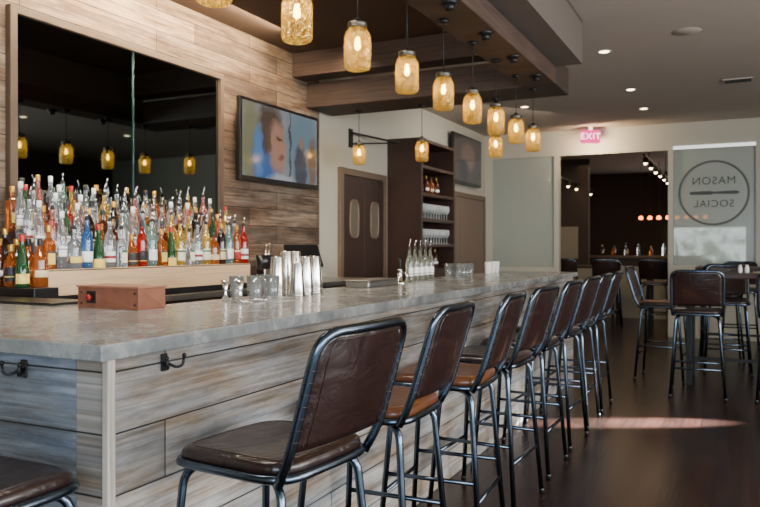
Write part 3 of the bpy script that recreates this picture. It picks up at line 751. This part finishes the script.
# ------------------------------------------------------------------ shelf cabinet
X0, X1, Y0, Y1, ZT = XL+.001, -3.30, 7.87, 8.98, 2.59
r = thing('shelf_cabinet', 'tall dark wood open shelving cabinet with glassware and bottles', 'shelf')
for y in (Y0, Y1-.04):
    b = MB(); b.box((X0, X1), (y, y+.04), (0, ZT), M['darkwood']); b.obj('side_panel', r, bevel=.003)
b = MB(); b.box((X0, X0+.02), (Y0+.04, Y1-.04), (0, ZT), M['darkwood']); b.obj('back_panel', r)
zs = [1.02, 1.32, 1.62, 1.92, 2.24, 2.55]
for z in zs:
    b = MB(); b.box((X0+.02, X1-.005), (Y0+.04, Y1-.04), (z, z+.035), M['darkwood']); b.obj('shelf', r)
b = MB(); b.box((X0+.02, X1), (Y0+.04, Y1-.04), (0, 1.02), M['darkwood']); b.obj('lower_cabinet', r)
wg = [(.001, 0), (.032, 0), (.032, .003), (.004, .008), (.004, .075), (.02, .09), (.036, .12), (.033, .18), (.032, .18), (.034, .12), (.018, .094), (.001, .09)]
g0 = None
wgm = clearglass('wine_glass_glass', (225, 228, 226), .6, .03)
for z in (1.32, 1.62):
    for row in range(2):
        for k in range(11):
            loc = (-3.38-row*.1, 7.97+k*.092, z+.0355)
            if g0 is None: g0 = cup('wine_glass', 'clear stemmed wine glass on the dark shelf', 'glass', wg, wgm, loc, 'wine glasses on the shelving', 12)
            else: n = g0.copy(); COL.objects.link(n); n.location = loc
for z, ks in ((1.92, 5), (1.02, 4)):
    for k in range(ks):
        put_bottle(-3.45, 8.02+k*(.85/ks), z+.0355, random.choice([2, 14, 17]))

# ------------------------------------------------------------------ sign panel, EXIT, ceiling fittings
r = thing('glass_sign', 'frosted glass panel with round restaurant logo seen from behind', 'sign', (-.34, YF+.06, 1.9))
b = MB(); b.box((-.54, .54), (-.006, .006), (-.85, .84), M['frost']); b.obj('glass_panel', r)
b = MB(); b.tube([(.455*math.cos(2*pi*i/48), -.010, .20+.455*math.sin(2*pi*i/48)) for i in range(48)], .015, M['grey_ink'], 5, True); b.obj('logo_ring', r)
b = MB()
prof = [(-.33, .0), (-.30, .022), (-.05, .028), (.0, .016), (.28, .026), (.33, .014)]
vs = [(x, -.0125, .2+h_) for x, h_ in prof]+[(x, -.0125, .2-h_) for x, h_ in prof[::-1] if h_ > 0]
b.faces(vs, [tuple(range(len(vs)))], M['dark_ink']); b.obj('logo_bar', r)
def text(name, s, size, m, parent, loc, rot, off=.0):
    cu = bpy.data.curves.new(name, 'FONT'); cu.body = s; cu.size = size; cu.align_x = 'CENTER'; cu.align_y = 'CENTER'; cu.extrude = .001; cu.offset = off
    cu.space_character = 1.12
    t = bpy.data.objects.new(name, cu); COL.objects.link(t)
    bpy.context.view_layer.update()
    me = bpy.data.meshes.new_from_object(t.evaluated_get(bpy.context.evaluated_depsgraph_get()))
    bpy.data.objects.remove(t)
    o = bpy.data.objects.new(name, me); COL.objects.link(o); me.materials.clear(); me.materials.append(m)
    o.parent = parent; o.location = loc; o.rotation_euler = rot; return o
text('lettering', 'MASON', .155, M['dark_ink'], r, (0, -.009, .37), (pi/2, 0, pi), 0)
text('lettering', 'SOCIAL', .145, M['dark_ink'], r, (0, -.009, .04), (pi/2, 0, pi), 0)
r = thing('exit_sign', 'lit magenta-red EXIT sign hanging from the ceiling', 'sign', (-2.02, 11.35, 2.98), .42)
b = MB(); b.box((-.14, .14), (-.02, .02), (-.10, .09), emis('exit_face', (255, 60, 140), 2.2)); b.obj('sign_face', r, bevel=.004)
b = MB(); b.box((-.03, .03), (-.02, .02), (.091, H-2.98-.0005), M['white']); b.obj('mount', r)
text('lettering', 'EXIT', .135, emis('exit_letters', (255, 225, 235), 4), r, (0, -.0225, -.005), (pi/2, 0, 0), 0)
def downlight(loc):
    r = thing('downlight', 'small round recessed ceiling downlight', 'ceiling light', loc, 0, 'recessed ceiling downlights')
    b = MB(); b.rev([(.045, 0), (.045, -.004), (.062, -.004), (.066, 0)], M['white'], n=20); b.obj('trim_ring', r)
    b = MB(); b.rev([(.001, -.002), (.045, -.002)], M['down'], n=20); b.obj('lens', r)
    return r
d0 = downlight((-1.13, 7.06, H))
for p in ((-1.13, 8.9), (-1.13, 10.2), (1.6, 7.06), (1.6, 9.0), (.5, 5.2), (2.6, 4), (2.6, 6.5), (-2.5, 9.4)): dup(d0, (p[0], p[1], H))
b = MB(); b.rev([(.001, -.008), (.10, -.008), (.115, 0)], M['ceil'], n=24); o = b.obj('ceiling_speaker', loc=(-.40, 6.7, H)); tag(o, 'round flush ceiling speaker painted grey', 'speaker')
b = MB(); b.box((-.15, .15), (-.1, .1), (-.01, 0), M['ceil'])
for k in range(6): b.box((-.13, .13), (-.085+k*.03, -.075+k*.03), (-.014, -.01), M['black'])
o = b.obj('air_vent', loc=(-.02, 8.9, H)); tag(o, 'rectangular slotted air vent in the ceiling', 'vent')

# ------------------------------------------------------------------ room beyond
trk = thing('track_light', 'ceiling track with small bright spot heads', 'track light', (-1.35, 14.4, 2.75), 0)
b = MB(); b.box((-.02, .02), (-2.2, 2.2), (0, .03), M['black']); b.tube([(0, -1.5, .02), (0, -1.5, H-2.75)], .006, M['black']); b.tube([(0, 1.5, .02), (0, 1.5, H-2.75)], .006, M['black']); b.obj('track', trk)
hot = emis('spot_head_glow', (255, 226, 180), 18)
for k in range(6):
    b = MB(); b.rev([(.001, -.10), (.028, -.10)], hot, (0, -2+k*.8, 0), 12); b.rev([(.045, -.10), (.04, -.02), (.01, 0)], M['black'], (0, -2+k*.8, 0), 12); b.ball((0, -2+k*.8, -.1), .026, hot); b.obj('spot_head', trk)
t2 = dup(trk, (-3.0, 14.9, 2.6))
am = emis('amber_glow', (255, 130, 50), 8)
p0 = None
for k in range(8):
    loc = (-1.9+k*.18, 16.6, 1.93)
    if p0 is None:
        p0 = thing('pendant_lamp', 'small glowing amber pendant in the dark dining room', 'pendant lamp', loc, 0, 'distant amber pendants')
        b = MB(); b.rev([(.001, -.03), (.035, -.025), (.05, .0), (.035, .04), (.01, .05)], am, n=12); b.obj('lamp_shade', p0)
        b = MB(); b.tube([(0, 0, .045), (0, 0, H-1.93)], .005, M['black'], 5); b.obj('cord', p0)
    else: dup(p0, loc)
sbox('wall_partition', (-3.3, .8), (14.4, 14.55), (0, .95), M['wall'], **S)
sbox('wall_column', (XL, -2.8), (15.5, 15.7), (0, H), mat('column_paint', (66, 52, 44), .8), **S)
sbox('door_3', (-3.42, -3.0), (15.47, 15.499), (1.08, 1.74), mat('pale_panel', (150, 138, 118), .7), **S)
def reflection_mat():
    m, nt, b, o = _nt('reflected_trees_glow'); N = nt.nodes; L = nt.links; N.remove(b)
    g = N.new('ShaderNodeNewGeometry'); n = N.new('ShaderNodeTexNoise'); n.inputs['Scale'].default_value = 3.5; n.inputs['Detail'].default_value = 5; L.new(g.outputs['Position'], n.inputs['Vector'])
    r = N.new('ShaderNodeValToRGB'); r.color_ramp.elements[0].position = .38; r.color_ramp.elements[1].position = .56
    r.color_ramp.elements[0].color = lin((120, 130, 120)); r.color_ramp.elements[1].color = lin((236, 240, 244)); L.new(n.outputs['Fac'], r.inputs[0])
    e = N.new('ShaderNodeEmission'); e.inputs[1].default_value = 9; L.new(r.outputs[0], e.inputs[0]); L.new(e.outputs[0], o.inputs[0]); return m
sbox('window_5', (-1.42, .12), (18.95, 18.995), (.95, 1.78), reflection_mat(), **S)  # glowing panel added behind the frosted sign glass to stand for a window reflection
r = thing('far_bar', 'dim distant bar counter with bottles in the dining room', 'bar counter', (-1.9, 17.2, 0))
b = MB(); b.box((-1.1, 1.1), (-.2, .2), (0, 1.08), M['doorwood']); b.obj('front_panel', r)
b = MB(); b.box((-1.15, 1.15), (-.27, .27), (1.081, 1.13), M['doorframe']); b.obj('counter', r)
for k in range(7): put_bottle(-2.8+k*.26, 17.2, 1.1305, random.choice([2, 14, 10, 17, 1]))
for (x, y) in ((-2.4, 13.2), (-.9, 13.3)):
    table((x, y, 0), 1.1, .7, 1.0, 'dark dining table in the dim dining room')
DL = 'dark leather stool at a table in the dim dining room'
st(-2.6, 12.5, -90, DL); st(-1.95, 12.5, -85, DL); st(-1.2, 12.55, -95, DL, s2); st(-.6, 12.55, -88, DL)

# ------------------------------------------------------------------ lights
def area(name, loc, target, sx, sy, e, col, spread=180):
    l = bpy.data.lights.new(name, 'AREA'); l.shape = 'RECTANGLE'; l.size = sx; l.size_y = sy; l.energy = e; l.color = col; l.spread = math.radians(spread)
    o = bpy.data.objects.new(name, l); COL.objects.link(o); o.location = loc
    o.rotation_euler = (Vector(target)-Vector(loc)).to_track_quat('-Z', 'Y').to_euler(); return o
cool = (.88, .94, 1.0); warm = (1.0, .74, .46)
area('window_light', (XR+.3, 0, 1.7), (-2, 1.0, 1.4), 6, 2, 600, cool)
area('window_light', (XR+.3, 4.5, 1.7), (-2, 5.2, 1.4), 4, 2, 380, (1, .97, .94))
area('window_light', (.5, YB+.2, 1.7), (-1.5, 3, 1.1), 4, 1.8, 260, (.62, .79, 1.0))
for (tx, ty, ang, en) in ((-.95, 5.70, 2.6, 90000), (-.45, 5.96, 2.6, 90000), (-.70, 5.84, 3.2, 60000)):
    sp = bpy.data.lights.new('sun_beam', 'SPOT'); sp.energy = en; sp.spot_size = math.radians(ang+.9); sp.spot_blend = .6; sp.color = (.92, .96, 1.0); sp.shadow_soft_size = .03
    so = bpy.data.objects.new('sun_beam', sp); COL.objects.link(so); so.location = (4.4, 8.35, 1.7)
    so.rotation_euler = (Vector((tx, ty, 0))-Vector(so.location)).to_track_quat('-Z', 'Y').to_euler()
area('wall_wash', (-3.32, 3.9, 3.07), (-3.74, 3.9, 2.62), 2.4, .06, 120, warm)
area('wall_wash', (-3.1, 5.3, 3.0), (-3.75, 5.4, 1.0), 1.4, .1, 20, warm)
area('back_bar_light', (-2.0, 2.0, 3.06), (-3.4, 3.3, 1.2), 1.3, .4, 120, (1, .92, .82))
area('room_fill', (2.6, 4.6, 3.05), (2.4, 4.6, 0), 3, 2.4, 70, (1, .86, .7))
area('end_wall_wash', (-2.6, 9.3, 3.05), (-3.6, 10, 1.4), 1.5, 2, 42, (1, .90, .76))
area('exit_glow', (-2.0, 11.15, 2.75), (-1.9, 11.7, 2.9), .2, .1, 16, warm)
area('far_room_light', (-1.5, 15, 3.0), (-1.5, 15, 0), 3, 3, 30, warm)
w = bpy.data.worlds.new('world'); bpy.context.scene.world = w; w.use_nodes = True
w.node_tree.nodes['Background'].inputs[0].default_value = (.72, .82, .95, 1); w.node_tree.nodes['Background'].inputs[1].default_value = .9

# ------------------------------------------------------------------ camera
cd = bpy.data.cameras.new('camera'); cam = bpy.data.objects.new('camera', cd); COL.objects.link(cam)
cd.sensor_width = 36; cd.lens = 35; cd.clip_start = .02; cd.clip_end = 100
cam.location = (0, 0, 1.32); cam.rotation_euler = (pi/2, 0, math.atan2(.438, .899))
cd.shift_y = -6.5/760
cd.dof.use_dof = True; cd.dof.focus_distance = 2.9; cd.dof.aperture_fstop = 5.0
bpy.context.scene.camera = cam
